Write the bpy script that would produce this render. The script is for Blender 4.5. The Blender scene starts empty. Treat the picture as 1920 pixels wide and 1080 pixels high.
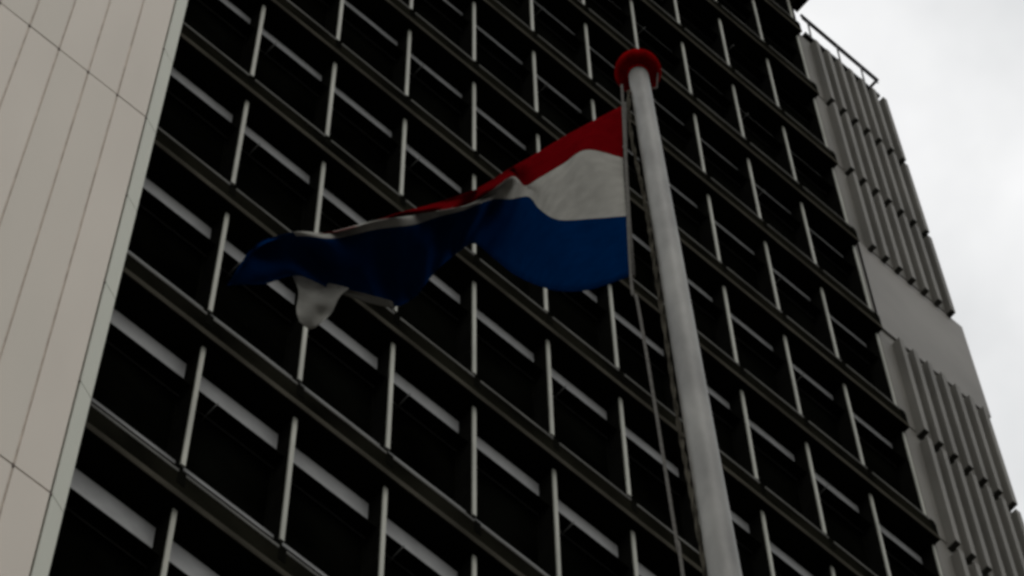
import bpy, bmesh, math, random
from mathutils import Vector, Matrix, noise
random.seed(7)
scene = bpy.context.scene
COL = scene.collection

# ---------------------------------------------------------------- camera
cam = bpy.data.cameras.new('camera')
cam.sensor_width = 36.0
cam.lens = 6676.8 / 1920 * 36
cam.clip_start = 0.1
cam.clip_end = 5000
co = bpy.data.objects.new('camera', cam)
COL.objects.link(co)
R0 = (0.75545919, -0.65512114, -0.0098849)
R1 = (0.60309697, 0.70120441, -0.3802452)
R2 = (0.256038, 0.28129817, 0.92483289)
m = Matrix(((R0[0], -R1[0], -R2[0]), (R0[1], -R1[1], -R2[1]), (R0[2], -R1[2], -R2[2])))
co.matrix_world = Matrix.Translation((-10.81076, -12.55635, 1.65)) @ m.to_4x4()
scene.camera = co
scene.render.film_transparent = False
scene.cycles.pixel_filter_type = 'BLACKMAN_HARRIS'
scene.cycles.filter_width = 3.3

# ---------------------------------------------------------------- overcast sky and a weak sun
SUN_EL, SUN_AZ = math.radians(52), math.radians(200)
world = bpy.data.worlds.new('World')
scene.world = world
world.use_nodes = True
nt = world.node_tree
nt.nodes.clear()
N = nt.nodes.new
out = N('ShaderNodeOutputWorld')
bg = N('ShaderNodeBackground')
bg.inputs['Strength'].default_value = 0.10
sky = N('ShaderNodeTexSky')
sky.sky_type = 'NISHITA'
sky.sun_disc = False
sky.sun_elevation = SUN_EL
sky.sun_rotation = SUN_AZ
tc = N('ShaderNodeTexCoord')
mp = N('ShaderNodeMapping')
mp.inputs['Rotation'].default_value = (0.4, 0.3, 0.9)
mp.inputs['Scale'].default_value = (1.0, 1.0, 1.0)
n1 = N('ShaderNodeTexNoise')
n1.inputs['Scale'].default_value = 7.0
n1.inputs['Detail'].default_value = 5.0
n1.inputs['Roughness'].default_value = 0.5
cr = N('ShaderNodeValToRGB')
cr.color_ramp.elements[0].position = 0.40
cr.color_ramp.elements[0].color = (7.7, 7.8, 7.85, 1)
cr.color_ramp.elements[1].position = 0.60
cr.color_ramp.elements[1].color = (10.3, 10.3, 10.3, 1)
mx = N('ShaderNodeMixRGB')
mx.inputs['Fac'].default_value = 0.95
L = nt.links.new
L(tc.outputs['Generated'], mp.inputs['Vector'])
L(mp.outputs['Vector'], n1.inputs['Vector'])
L(n1.outputs['Fac'], cr.inputs['Fac'])
L(sky.outputs['Color'], mx.inputs['Color1'])
L(cr.outputs['Color'], mx.inputs['Color2'])
L(mx.outputs['Color'], bg.inputs['Color'])
L(bg.outputs['Background'], out.inputs['Surface'])

sl = bpy.data.lights.new('sun', 'SUN')
sl.energy = 0.5
sl.angle = math.radians(25)
sl.color = (1.0, 0.96, 0.9)
so = bpy.data.objects.new('sun', sl)
COL.objects.link(so)
sd = Vector((math.sin(SUN_AZ) * math.cos(SUN_EL), math.cos(SUN_AZ) * math.cos(SUN_EL), math.sin(SUN_EL)))
so.rotation_euler = sd.to_track_quat('Z', 'Y').to_euler()

vs = scene.view_settings
vs.view_transform = 'Standard'
vs.look = 'None'
vs.exposure = 0.0
vs.gamma = 1.0
vs.use_curve_mapping = False

# ---------------------------------------------------------------- materials
def mat(name, col, rough=0.6, var=0.12, scale=3.0, stretch=(1, 1, 1), spec=0.3, metal=0.0, bump=0.0, col2=None, trans=0.0):
    mt = bpy.data.materials.new(name)
    mt.use_nodes = True
    t = mt.node_tree
    b = t.nodes['Principled BSDF']
    b.inputs['Roughness'].default_value = rough
    b.inputs['Metallic'].default_value = metal
    b.inputs['Specular IOR Level'].default_value = spec
    g = t.nodes.new('ShaderNodeNewGeometry')
    mp = t.nodes.new('ShaderNodeMapping')
    mp.inputs['Scale'].default_value = stretch
    n = t.nodes.new('ShaderNodeTexNoise')
    n.inputs['Scale'].default_value = scale
    n.inputs['Detail'].default_value = 6
    t.links.new(g.outputs['Position'], mp.inputs['Vector'])
    t.links.new(mp.outputs['Vector'], n.inputs['Vector'])
    r = t.nodes.new('ShaderNodeValToRGB')
    r.color_ramp.elements[0].position = 0.3
    r.color_ramp.elements[1].position = 0.7
    c2 = col2 or tuple(min(1, c * (1 + var)) for c in col)
    r.color_ramp.elements[0].color = tuple(c * (1 - var) for c in col) + (1,)
    r.color_ramp.elements[1].color = tuple(c2) + (1,)
    t.links.new(n.outputs['Fac'], r.inputs['Fac'])
    t.links.new(r.outputs['Color'], b.inputs['Base Color'])
    if bump:
        bp = t.nodes.new('ShaderNodeBump')
        bp.inputs['Strength'].default_value = bump
        bp.inputs['Distance'].default_value = 0.02
        t.links.new(n.outputs['Fac'], bp.inputs['Height'])
        t.links.new(bp.outputs['Normal'], b.inputs['Normal'])
    return mt

M = {
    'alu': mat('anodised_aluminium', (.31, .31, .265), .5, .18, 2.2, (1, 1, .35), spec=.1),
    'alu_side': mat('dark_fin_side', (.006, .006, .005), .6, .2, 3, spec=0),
    'glass': mat('tinted_glass', (.0014, .0015, .0011), .35, .8, .9, spec=0),
    'blind': mat('grey_transom_panel', (.36, .36, .35), .5, .10, 4, spec=0),
    'sill': mat('grey_sill_metal', (.20, .20, .195), .5, .25, 2, spec=0),
    'spandrel': mat('olive_spandrel_metal', (.006, .0058, .004), .6, .6, 1.1, (1, 1, 1), spec=0),
    'lip': mat('brown_ledge_metal', (.040, .037, .029), .65, .4, 1.6, (1, 1, 2), spec=0),
    'edge': mat('thin_ledge_edge_metal', (.115, .113, .104), .65, .3, 1.6, spec=0),
    'dark': mat('blackened_metal', (.004, .004, .003), .7, .3, 2, spec=0),
    'rib': mat('grey_ribbed_metal', (.124, .118, .102), .6, .24, 1.0, (1, 1, .4), spec=.15),
    'flat': mat('smooth_grey_panel', (.176, .168, .152), .6, .16, .45, spec=.15),
    'rail': mat('black_roof_rail', (.012, .012, .012), .5, .2, 3, spec=.1),
    'clad': mat('pale_beige_cladding', (.495, .455, .388), .6, .07, .7, (1, 1, .25), spec=.2, col2=(.51, .458, .392)),
    'clad2': mat('pale_green_grey_cladding', (.445, .45, .38), .55, .05, .9, (1, 1, .25), spec=.2),
    'joint': mat('brown_joint_sealant', (.42, .36, .30), .8, .25, 3, spec=.1),
    'plug': mat('dark_joint_plug', (.10, .085, .07), .8, .25, 3, spec=.1),
    'pole': mat('weathered_white_pole_paint', (.165, .163, .147), .5, .36, 11, (1, 1, .3), spec=.2, bump=.15),
    'red_paint': mat('red_cap_paint', (.16, .0012, .002), .6, .35, 30, spec=0),
    'rope': mat('braided_rope', (.05, .046, .036), .9, .6, 40, (1, 1, .4), spec=0),
    'cord': mat('pale_halyard_cord', (.115, .11, .10), .8, .2, 60, spec=0),
    'shell': mat('dark_concrete', (.06, .06, .055), .85, .3, .6),
    'paving': mat('grey_paving', (.06, .058, .055), .9, .3, .8),
    'under': mat('shaded_rib_metal', (.045, .044, .038), .7, .3, 2, spec=0),
    'hook': mat('dull_hook_metal', (.09, .09, .085), .6, .2, 3, spec=0),
}
M['clad3'] = mat('pale_beige_cladding_warm', (.50, .452, .388), .6, .05, .9, (1, 1, .25), spec=.2)


# ---------------------------------------------------------------- helpers
S = 1.2                     # one window bay, metres
FH = 3.74090                # one storey, metres
Z0 = 35.630                 # height of the storey line counted as 0

def P(x, y, z):             # bay, depth, storey units -> metres
    return Vector((x * S, y * S, Z0 + z * FH))

class MB:
    def __init__(self):
        self.bm = bmesh.new()
        self.mats = []
    def mi(self, k):
        if k not in self.mats:
            self.mats.append(k)
        return self.mats.index(k)
    def box(self, a, b, k, skip=()):        # a, b corners in metres
        i = self.mi(k)
        x0, x1 = sorted((a[0], b[0])); y0, y1 = sorted((a[1], b[1])); z0, z1 = sorted((a[2], b[2]))
        v = [self.bm.verts.new(c) for c in ((x0, y0, z0), (x1, y0, z0), (x1, y1, z0), (x0, y1, z0), (x0, y0, z1), (x1, y0, z1), (x1, y1, z1), (x0, y1, z1))]
        for n, f in zip('dufrbl', ((3, 2, 1, 0), (4, 5, 6, 7), (0, 1, 5, 4), (1, 2, 6, 5), (2, 3, 7, 6), (3, 0, 4, 7))):
            if n in skip:
                continue
            fc = self.bm.faces.new([v[q] for q in f]); fc.material_index = i
    def ubox(self, x0, x1, y0, y1, z0, z1, k):
        self.box(P(x0, y0, z0), P(x1, y1, z1), k)
    def tube(self, pts, rad, k, seg=10, caps=True):
        i = self.mi(k)
        pts = [Vector(p) for p in pts]
        rings = []
        for n, p in enumerate(pts):
            d = (pts[min(n + 1, len(pts) - 1)] - pts[max(n - 1, 0)]).normalized()
            u = d.cross(Vector((1, 0, 0)) if abs(d.x) < .8 else Vector((0, 1, 0))).normalized()
            w = d.cross(u)
            r = rad[n] if isinstance(rad, (list, tuple)) else rad
            rings.append([self.bm.verts.new(p + (u * math.cos(6.28318 * s / seg) + w * math.sin(6.28318 * s / seg)) * r) for s in range(seg)])
        for a, b in zip(rings, rings[1:]):
            for s in range(seg):
                fc = self.bm.faces.new((a[s], a[(s + 1) % seg], b[(s + 1) % seg], b[s]))
                fc.material_index = i; fc.smooth = True
        if caps:
            for rg in (rings[0], rings[-1]):
                fc = self.bm.faces.new(rg); fc.material_index = i
    def lathe(self, c, prof, k, seg=40):    # prof: (radius, z)
        i = self.mi(k)
        rings = [[self.bm.verts.new((c[0] + r * math.cos(6.28318 * s / seg), c[1] + r * math.sin(6.28318 * s / seg), c[2] + z)) for s in range(seg)] for r, z in prof]
        for a, b in zip(rings, rings[1:]):
            for s in range(seg):
                fc = self.bm.faces.new((a[s], a[(s + 1) % seg], b[(s + 1) % seg], b[s])); fc.material_index = i
                fc.smooth = True
        for rg in (rings[0], rings[-1]):
            fc = self.bm.faces.new(rg); fc.material_index = i
    def build(self, name, parent=None, origin=None):
        bmesh.ops.recalc_face_normals(self.bm, faces=self.bm.faces)
        me = bpy.data.meshes.new(name)
        if origin is not None:
            bmesh.ops.translate(self.bm, verts=self.bm.verts, vec=-Vector(origin))
        self.bm.to_mesh(me); self.bm.free()
        for k in self.mats:
            me.materials.append(M[k])
        o = bpy.data.objects.new(name, me)
        COL.objects.link(o)
        if origin is not None:
            o.location = origin
        if parent is not None:
            o.parent = parent
        return o

def thing(name, label, cat, loc=(0, 0, 0)):
    o = bpy.data.objects.new(name, None)
    COL.objects.link(o)
    o.location = loc
    o['label'] = label; o['category'] = cat
    return o

# ---------------------------------------------------------------- ground
g = MB()
g.box((-1500, -1500, -1.0), (1500, 1500, 0.0), 'paving')
gr = g.build('ground'); gr['kind'] = 'structure'

# ---------------------------------------------------------------- the office building
office = thing('office_building', 'tall dark office block with a grid of black windows and a ribbed grey flank', 'building')

b = MB()
ZB = -Z0 / FH
b.ubox(-9.5, 7.02, .30, 9.5, ZB, 10.9, 'dark')
b.build('wall', office)

VIS_C = range(-5, 7)
# ledges, one per storey
SILL_LO, SILL_HI = -.255, -.205
for j in range(-4, 11):
    b = MB()
    zl = j
    b.ubox(-5.2, 7.012, -.088, .34, zl - .252, zl - .1235, 'dark')           # slab of the ledge
    b.ubox(-5.2, 7.012, -.094, -.0885, zl - .225, zl - .1275, 'spandrel')    # its face
    b.ubox(-5.2, 7.012, -.100, -.0885, zl - .256, zl - .2255, 'lip')         # lighter brown lower edge
    b.ubox(-5.2, 7.012, -.097, -.0885, zl - .1270, zl - .1140, 'edge')      # thin upper edge
    b.ubox(-5.2, 7.012, .112, .34, zl - .1230, zl + .050, 'dark')
    b.ubox(-5.2, 7.012, .10, .1115, zl + .050, zl + .067, 'sill')
    for c in range(-4, 8):
        b.ubox(c - .085, c - .012, -.0985, -.0945, zl - .185, zl - .112, 'dark')
    b.build('ledge', office)
    if not -3 <= j <= 9:
        continue

# mullions: one storey high, shared mesh
def mullion_mesh():
    b = MB()
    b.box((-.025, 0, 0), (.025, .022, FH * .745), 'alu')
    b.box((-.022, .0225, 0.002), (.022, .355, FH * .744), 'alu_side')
    b.box((-.024, .026, -.42), (.024, .119, -.001), 'dark')
    o = b.build('mullion')
    return o
mull = mullion_mesh()

CAM = Vector((-10.81076, -12.55635, 1.65))
def px(p):
    d = p - CAM
    z = R2[0] * d.x + R2[1] * d.y + R2[2] * d.z
    return (960 + 6676.8 * (R0[0] * d.x + R0[1] * d.y + R0[2] * d.z) / z, 540 + 6676.8 * (R1[0] * d.x + R1[1] * d.y + R1[2] * d.z) / z)
def seen(c0, c1, z0, z1, mg=70):
    q = [px(P(c, y, z)) for c in (c0, c1) for z in (z0, z1) for y in (0, .2)]
    return max(a[0] for a in q) > -mg and min(a[0] for a in q) < 1920 + mg and max(a[1] for a in q) > -mg and min(a[1] for a in q) < 1080 + mg

first = True
for c in range(-4, 8):
    for j in range(-3, 11):
        if not seen(c, c, j, j + .75, 30):
            continue
        o = mull if first else mull.copy()
        if not first:
            COL.objects.link(o)
        first = False
        o.parent = office
        o.location = P(c, 0, j)

# windows: frame with its pane, transom panel and (every second bay) a small outrigger hook
def window_set(hook):
    w = S
    z1 = FH * .745
    f = MB()                                   # origin: left fin axis at sill height
    f.box((.03, .236, FH * .062), (w - .03, .262, FH * .075), 'dark')
    f.box((.03, .236, z1 - .06), (w - .03, .262, z1 + .04), 'dark')
    zt = FH * .522
    f.box((.03, .075, zt - .03), (w - .03, .239, zt - .004), 'dark')  # transom bar below the grey panel
    f.box((.03, .262, FH * .07), (.055, .285, z1), 'dark')
    f.box((w - .055, .262, FH * .07), (w - .03, .285, z1), 'dark')
    fo = f.build('window')
    p = MB(); p.box((.056, .266, FH * .076), (w - .056, .272, zt - .031), 'glass')
    po = p.build('pane', fo)
    q = MB(); q.box((.031, .24, zt - .002), (w - .031, .262, FH * .762), 'blind')
    qo = q.build('transom_panel', fo)
    res = [fo, po, qo]
    if hook:
        h = MB()
        zz = FH * .47
        h.tube([(.21 * S, .262, zz), (.21 * S, .14, zz - .01), (.21 * S, .035, zz - .015), (.21 * S + .02, .012, zz + .05)], .009, 'hook', 6)
        res.append(h.build('hook', fo))
    return res
protos = {False: window_set(False), True: window_set(True)}
used = {False: False, True: False}
nw = 0
for c in range(-5, 7):
    for j in range(-3, 11):
        if not seen(c, c + 1, j, j + .75, 10):
            continue
        # bays wholly behind the pale cladding are not shown by the photo
        if c < -4:
            continue
        k = c in (-3, -1, 1, 3, 5)
        pr = protos[k]
        nw += 1
        if not used[k]:
            used[k] = True
            root = pr[0]
        else:
            root = pr[0].copy(); COL.objects.link(root)
            for ch in pr[1:]:
                cc = ch.copy(); COL.objects.link(cc); cc.parent = root
        root.parent = office
        root.location = P(c, 0, j)
print('windows', nw)

# ribbed flank at the right end
fb = MB()
fb.ubox(7.021, 8.93, .012, 9.4, ZB, 8.84, 'rib')
fb.build('side_wall', office)
for j in range(-1, 8):
    zb, zt = j + .865, j + 1.80
    b = MB()
    if j == 4:
        b.ubox(7.10, 9.13, -.02, .0115, zb - .005, zt + .055, 'flat')
        b.ubox(7.10, 9.13, -.0195, 1.5, zb - .004, zt + .054, 'flat')
        o = b.build('smooth_panel', office)
        continue
    b.ubox(7.035, 7.277, 0, .0115, zb + .015, zt, 'rib')
    o = b.build('rib_panel', office)
    for k in range(7):
        r = MB()
        x = 7.28 + .2555 * k
        zz0 = zb - .02
        zz1 = zt - .03
        r.ubox(x, x + .082, -.13, .011, zz0, zz1, 'rib')
        r.ubox(x + .004, x + .078, -.126, .0105, zz0 - .006, zz0 - .0005, 'under')  # rib metal again, underside shade put into a darker tone
        if k < 6:   # shallow tray between two ribs
            r.ubox(x + .083, x + .2545, -.03, .0105, zz0 + .018, zz1 - .01, 'rib')
        r.build('rib', o)
# dark end pier and projecting cap where the main block rises above the flank
b = MB()
b.ubox(7.021, 7.16, .05, 5.0, 8.86, 10.9, 'dark')
b.ubox(7.07, 7.24, -.42, .049, 9.33, 9.56, 'dark')
b.ubox(7.07, 7.34, -.55, .049, 9.60, 9.9, 'dark')
b.build('end_pier', office)
# roof rail over the flank
b = MB()
b.tube([P(7.25, 0, 9.26), P(9.02, 0, 9.26)], .030, 'rail', 8)
b.tube([P(7.25, 0, 9.20), P(9.02, 0, 9.20)], .012, 'rail', 8)
b.tube([P(9.02, -.02, 9.26), P(9.02, 1.2, 9.26)], .034, 'rail', 8)
rl = b.build('roof_rail', office)
for x in (7.40, 8.07, 8.62):
    b = MB()
    b.tube([P(x, 0.02, 8.83), P(x, 0, 9.255)], .02, 'rail', 6)
    b.build('rail_post', rl)
b = MB()
b.ubox(7.165, 8.85, -.06, .35, 8.845, 8.875, 'rail')
b.build('parapet_cap', office)

# ---------------------------------------------------------------- the pale clad tower at the left
tower = thing('clad_tower', 'pale beige tower of tall flat cladding panels left of the dark office windows', 'tower', P(-6, -.3, ZB))
TI = -Vector(tower.location)
tb = MB()
YC = -.5
tb.ubox(-9.5, -4.292, YC + .006, .299, ZB, 9, 'joint')
tb.ubox(-4.293, -4.14, YC + .075, .298, ZB + .001, 8.99, 'joint')
wl = tb.build('wall', None); wl.parent = tower; wl.location = TI
cb = MB()
xs = [-4.279 - .3275 * k for k in range(0, 14)]
zr = [-1.975 + 2.47 * k for k in range(-3, 4)]
gp = .0095
for n in range(len(xs) - 1):
    for z in zr[:-1]:
        y = YC + random.uniform(-.0015, .0015)
        cb.ubox(xs[n + 1] + gp, xs[n] - gp, y, YC + .0055, z + gp * .45, z + 2.47 - gp * .45, random.choice(('clad', 'clad', 'clad3')))
cl = cb.build('cladding', None); cl.parent = tower; cl.location = TI
# corner strip, folded back a little towards the facade
tb = MB()
i1 = tb.mi('clad2')
for z in [zr[0] + .6175 * k for k in range(24)]:
    a, c_ = z + .002, z + .6175 - .002
    if z > 8: continue
    x0, y0, x1, y1 = -4.279 + gp, YC, -4.122, YC + .06
    vs_ = []
    for zz in (a, c_):
        for (x, y) in ((x0, y0), (x1, y1), (x1, y1 + .12), (x0, y1 + .12)):
            vs_.append(tb.bm.verts.new(P(x, y, zz)))
    for f in ((3, 2, 1, 0), (4, 5, 6, 7), (0, 1, 5, 4), (1, 2, 6, 5), (2, 3, 7, 6), (3, 0, 4, 7)):
        tb.bm.faces.new([vs_[q] for q in f]).material_index = i1
cs = tb.build('corner_trim', None); cs.parent = tower; cs.location = TI
# dark plugs at the joint crossings
tb = MB()
tb.box((-.012, 0, -.028), (.012, .010, .028), 'plug')
plug = tb.build('joint_plug')
spots = [(x, z) for z in (zr[3], zr[4]) for x in xs[:9]] + [(-4.279, zr[3] + .6175 * k) for k in range(-3, 7) if k % 4]
n = 0
for x, z in spots:
    w = P(x, YC - .003, z)
    q = px(w)
    if not (-20 < q[0] < 1940 and -20 < q[1] < 1100):
        continue
    o = plug if n == 0 else plug.copy()
    if n:
        COL.objects.link(o)
    n += 1
    o.parent = tower
    o.location = w + TI

# ---------------------------------------------------------------- flagpole
FLAG=[[[-8.051,-10.06,12.13],[-8.063,-10.047,11.661],[-8.07,-10.04,11.182],[-8.073,-10.036,10.728]],
[[-8.103,-9.946,12.1],[-8.155,-9.987,11.69],[-8.114,-9.946,11.27],[-8.103,-9.901,10.83]],
[[-8.138,-9.874,12.07],[-8.171,-9.9,11.72],[-8.156,-9.849,11.38],[-8.128,-9.799,10.97]],
[[-8.174,-9.786,12.04],[-8.178,-9.797,11.79],[-8.171,-9.788,11.56],[-8.129,-9.702,11.2]],
[[-8.202,-9.73,12.01],[-8.174,-9.73,11.87],[-8.167,-9.738,11.77],[-8.113,-9.594,11.51]],
[[-8.215,-9.7,12.0],[-8.211,-9.713,11.92],[-8.175,-9.666,11.88],[-8.125,-9.525,11.74]],
[[-8.245,-9.614,11.98],[-8.23,-9.615,11.93],[-8.212,-9.617,11.91],[-8.176,-9.491,11.84]],
[[-8.274,-9.564,11.96],[-8.257,-9.545,11.925],[-8.25,-9.537,11.915],[-8.186,-9.412,11.88]],
[[-8.33,-9.489,11.93],[-8.32,-9.478,11.9],[-8.307,-9.467,11.89],[-8.196,-9.329,11.87]],
[[-8.4,-9.404,11.9],[-8.392,-9.408,11.875],[-8.35,-9.412,11.865],[-8.196,-9.231,11.85]],
[[-8.452,-9.331,11.88],[-8.454,-9.335,11.855],[-8.432,-9.331,11.845],[-8.233,-9.17,11.83]],
[[-8.54,-9.214,11.86],[-8.542,-9.218,11.84],[-8.513,-9.23,11.83],[-8.314,-9.152,11.81]],
[[-8.614,-9.159,11.83],[-8.617,-9.164,11.81],[-8.613,-9.168,11.8],[-8.406,-9.115,11.78]],
[[-8.679,-9.058,11.8],[-8.682,-9.063,11.785],[-8.682,-9.064,11.78],[-8.534,-9.086,11.76]],
[[-8.677,-8.929,11.75],[-8.678,-8.932,11.74],[-8.68,-8.932,11.735],[-8.602,-9.012,11.72]]]
PATCH=[[[-8.56,-9.079,11.77],[-8.464,-9.101,11.81],[-8.388,-9.152,11.77]],
[[-8.516,-9.068,11.7],[-8.446,-9.088,11.74],[-8.409,-9.135,11.7]],
[[-8.498,-9.041,11.63],[-8.444,-9.061,11.67],[-8.411,-9.104,11.63]],
[[-8.481,-9.041,11.56],[-8.432,-9.029,11.6],[-8.43,-9.085,11.56]]]
PATCH2=[[[-8.419,-9.131,11.77],[-8.345,-9.166,11.77],[-8.26,-9.204,11.77]],
[[-8.4,-9.13,11.74],[-8.32,-9.162,11.74],[-8.242,-9.201,11.74]]]
R1P=[[-8.049,-10.063,12.316],[-8.051,-10.06,12.13],[-8.073,-10.036,10.728],[-8.066,-10.043,10.542],[-8.057,-10.054,9.919],[-8.046,-10.065,9.079],[-8.042,-10.07,8.717]]
R2P=[[-8.04,-10.084,12.234],[-8.044,-10.08,11.7],[-8.035,-10.091,10.955],[-8.031,-10.095,10.598],[-8.026,-10.101,9.722],[-8.02,-10.108,9.055],[-8.017,-10.111,8.793]]

AX = Vector((-.00855307, .01000233, .9999134)).normalized()
TOP = Vector((-8.01145, -10.10445, 12.42553))
def pole_at(z):
    return TOP + AX * ((z - TOP.z) / AX.z)
pole = thing('flagpole', 'white painted metal flagpole with a red disc cap, carrying the flag', 'flagpole', pole_at(0))
PI_ = -Vector(pole.location)
def pbuild(b, name, parent=pole):
    o = b.build(name)
    o.parent = parent
    if parent is pole:
        o.location = PI_
    return o
b = MB()
zs = [0, 3, 6, 8, 9.07, 10, 11, 12.0, 12.38, 12.42]
rs = [.058, .054, .048, .0415, .0385, .0365, .035, .0325, .0320, .026]
b.tube([pole_at(z) for z in zs], rs, 'pole', 40)
pbuild(b, 'pole')
b = MB()
b.lathe(pole_at(12.42), [(.026, -.016), (.060, -.018), (.072, -.010), (.075, .004), (.073, .022), (.060, .034), (.030, .044), (.004, .048)], 'red_paint', 48)
b.lathe(pole_at(12.42), [(.0335, -.034), (.036, -.030), (.036, -.0185), (.033, -.0183)], 'red_paint', 40)
cap = pbuild(b, 'cap')
# small pulley lug at the right rim
b = MB()
pc = pole_at(12.42)
dr = Vector((.755, -.655, 0)); df = Vector((.60, .70, 0)) / .922
b.tube([pc + dr * .062 + df * (-.005) + Vector((0, 0, -.012)), pc + dr * .058 + df * .03 + Vector((0, 0, -.06)), pc + dr * .036 + df * .02 + Vector((0, 0, -.10))], .0028, 'cord', 8)
pbuild(b, 'pulley_lug')
def smooth(pts, n=8):
    pts = [Vector(p) for p in pts]
    q = [pts[0] * 2 - pts[1]] + pts + [pts[-1] * 2 - pts[-2]]
    r = []
    for i in range(1, len(q) - 2):
        for k in range(n):
            t = k / n
            r.append(.5 * ((2 * q[i]) + (q[i + 1] - q[i - 1]) * t + (2 * q[i - 1] - 5 * q[i] + 4 * q[i + 1] - q[i + 2]) * t * t + (-q[i - 1] + 3 * q[i] - 3 * q[i + 1] + q[i + 2]) * t ** 3))
    r.append(pts[-1])
    return r
b = MB()
r1 = smooth(R1P + [[-8.03, -10.09, 5.0], [-7.99, -10.14, 1.3]], 6)
b.tube(r1, .0043, 'cord', 8)
pbuild(b, 'halyard')
b = MB()
r2 = smooth(R2P + [[-7.99, -10.14, 5.0], [-7.975, -10.15, 1.3]], 60)
for ph in (0, math.pi):
    pp = []
    for n_, p in enumerate(r2):
        a = ph + p.z * 27 + math.sin(p.z * 4) * 1.5
        wv = Vector((math.sin(p.z * 5.1) * .004, math.cos(p.z * 3.7) * .004, 0))
        pp.append(p + wv + Vector((math.cos(a), math.sin(a), 0)) * .0034)
    b.tube(pp, .0036, 'rope', 6)
pbuild(b, 'halyard')
b = MB()
b.box((-.05, -.02, -.11), (.05, .02, .11), 'alu')
cle = b.build('cleat'); cle.parent = pole; cle.location = Vector((0, -.07, 1.3))

# ---------------------------------------------------------------- flag
def cloth(name, rgb, rough=.85, trans=.25):
    mt = mat(name, rgb, rough, .12, 22, (1, 1, 1), spec=0)
    t = mt.node_tree
    pb = t.nodes['Principled BSDF']
    outn = [n for n in t.nodes if n.type == 'OUTPUT_MATERIAL'][0]
    tr = t.nodes.new('ShaderNodeBsdfTranslucent')
    mxs = t.nodes.new('ShaderNodeMixShader')
    mxs.inputs['Fac'].default_value = trans
    cr_ = [n for n in t.nodes if n.type == 'VALTORGB'][0]
    t.links.new(cr_.outputs['Color'], tr.inputs['Color'])
    t.links.new(pb.outputs['BSDF'], mxs.inputs[1])
    t.links.new(tr.outputs['BSDF'], mxs.inputs[2])
    t.links.new(mxs.outputs['Shader'], outn.inputs['Surface'])
    # fine weave
    w = t.nodes.new('ShaderNodeTexNoise'); w.inputs['Scale'].default_value = 260
    bp = t.nodes.new('ShaderNodeBump'); bp.inputs['Strength'].default_value = .15; bp.inputs['Distance'].default_value = .002
    t.links.new(w.outputs['Fac'], bp.inputs['Height']); t.links.new(bp.outputs['Normal'], pb.inputs['Normal'])
    return mt
M['f_red'] = cloth('red_flag_cloth', (.125, .0012, .003), trans=.3)
M['f_white'] = cloth('white_flag_cloth', (.31, .302, .27), trans=.2)
M['f_blue'] = cloth('blue_flag_cloth', (.0, .0125, .052), trans=.03)

def catmull(a, b_, c, d, t):
    return .5 * ((2 * b_) + (c - a) * t + (2 * a - 5 * b_ + 4 * c - d) * t * t + (-a + 3 * b_ - 3 * c + d) * t ** 3)
def spline_rows(rows, n):
    q = [[2 * a - b_ for a, b_ in zip(rows[0], rows[1])]] + rows + [[2 * a - b_ for a, b_ in zip(rows[-1], rows[-2])]]
    o = []
    for i in range(1, len(q) - 2):
        for k in range(n):
            t = k / n
            o.append([catmull(q[i - 1][m_], q[i][m_], q[i + 1][m_], q[i + 2][m_], t) for m_ in range(len(rows[0]))])
    o.append(list(rows[-1]))
    return o
def sheet(bld, ctrl, nu, nv, matfn, ripple=0.0):   # matfn(row, column)
    rows = [[Vector(p) for p in r] for r in ctrl]
    rows = spline_rows(rows, nu)
    cols = [list(c) for c in zip(*rows)]
    cols = spline_rows(cols, nv)            # cols[v][u]
    V = []
    nvt, nut = len(cols), len(cols[0])
    for v in range(nvt):
        line = []
        for u in range(nut):
            p = cols[v][u].copy()
            d = (p - CAM).normalized()
            if ripple:
                fu = u / (nut - 1)
                p += d * ripple * min(1, fu * 4) * ((1.6 if 45 < u < 100 else 1.0) * math.sin(u * .33 + v * .28) + .5 * math.sin(u * .12 + v * .62) + .6 * math.sin(u * .75 - v * .35 + 1) + .8 * noise.noise(p * 9))
            line.append(bld.bm.verts.new(p))
        V.append(line)
    for v in range(nvt - 1):
        for u in range(nut - 1):
            f = bld.bm.faces.new((V[v][u], V[v + 1][u], V[v + 1][u + 1], V[v][u + 1]))
            f.material_index = bld.mi(matfn(v, u)); f.smooth = True
M['f_fold'] = cloth('shaded_fold_cloth', (.10, .095, .08))  # white cloth's folded underside, its shade put into the colour
b = MB()
sheet(b, FLAG, 8, 10, lambda v, n: 'f_blue' if (v >= 20 or n > 95) else ('f_red' if v < 10 else 'f_white'), .017)
sheet(b, PATCH, 6, 6, lambda v, n: 'f_white', .014)
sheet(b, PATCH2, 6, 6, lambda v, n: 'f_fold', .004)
fl = b.build('flag', None, origin=FLAG[0][0])
sm = fl.modifiers.new('thickness', 'SOLIDIFY'); sm.thickness = .0015
fl['label'] = 'red, white and blue striped cloth flag flying folded from the white pole'
fl['category'] = 'flag'
b = MB()
hp = [FLAG[0][i] for i in range(4)]
off = Vector((.006, -.005, 0))
hp = [Vector(p) + off for p in hp]
b.tube([hp[0] + Vector((0, 0, .02))] + hp, .0052, 'cord', 8)
hb = b.build('hoist_band'); hb.parent = fl; hb.location = -Vector(FLAG[0][0])
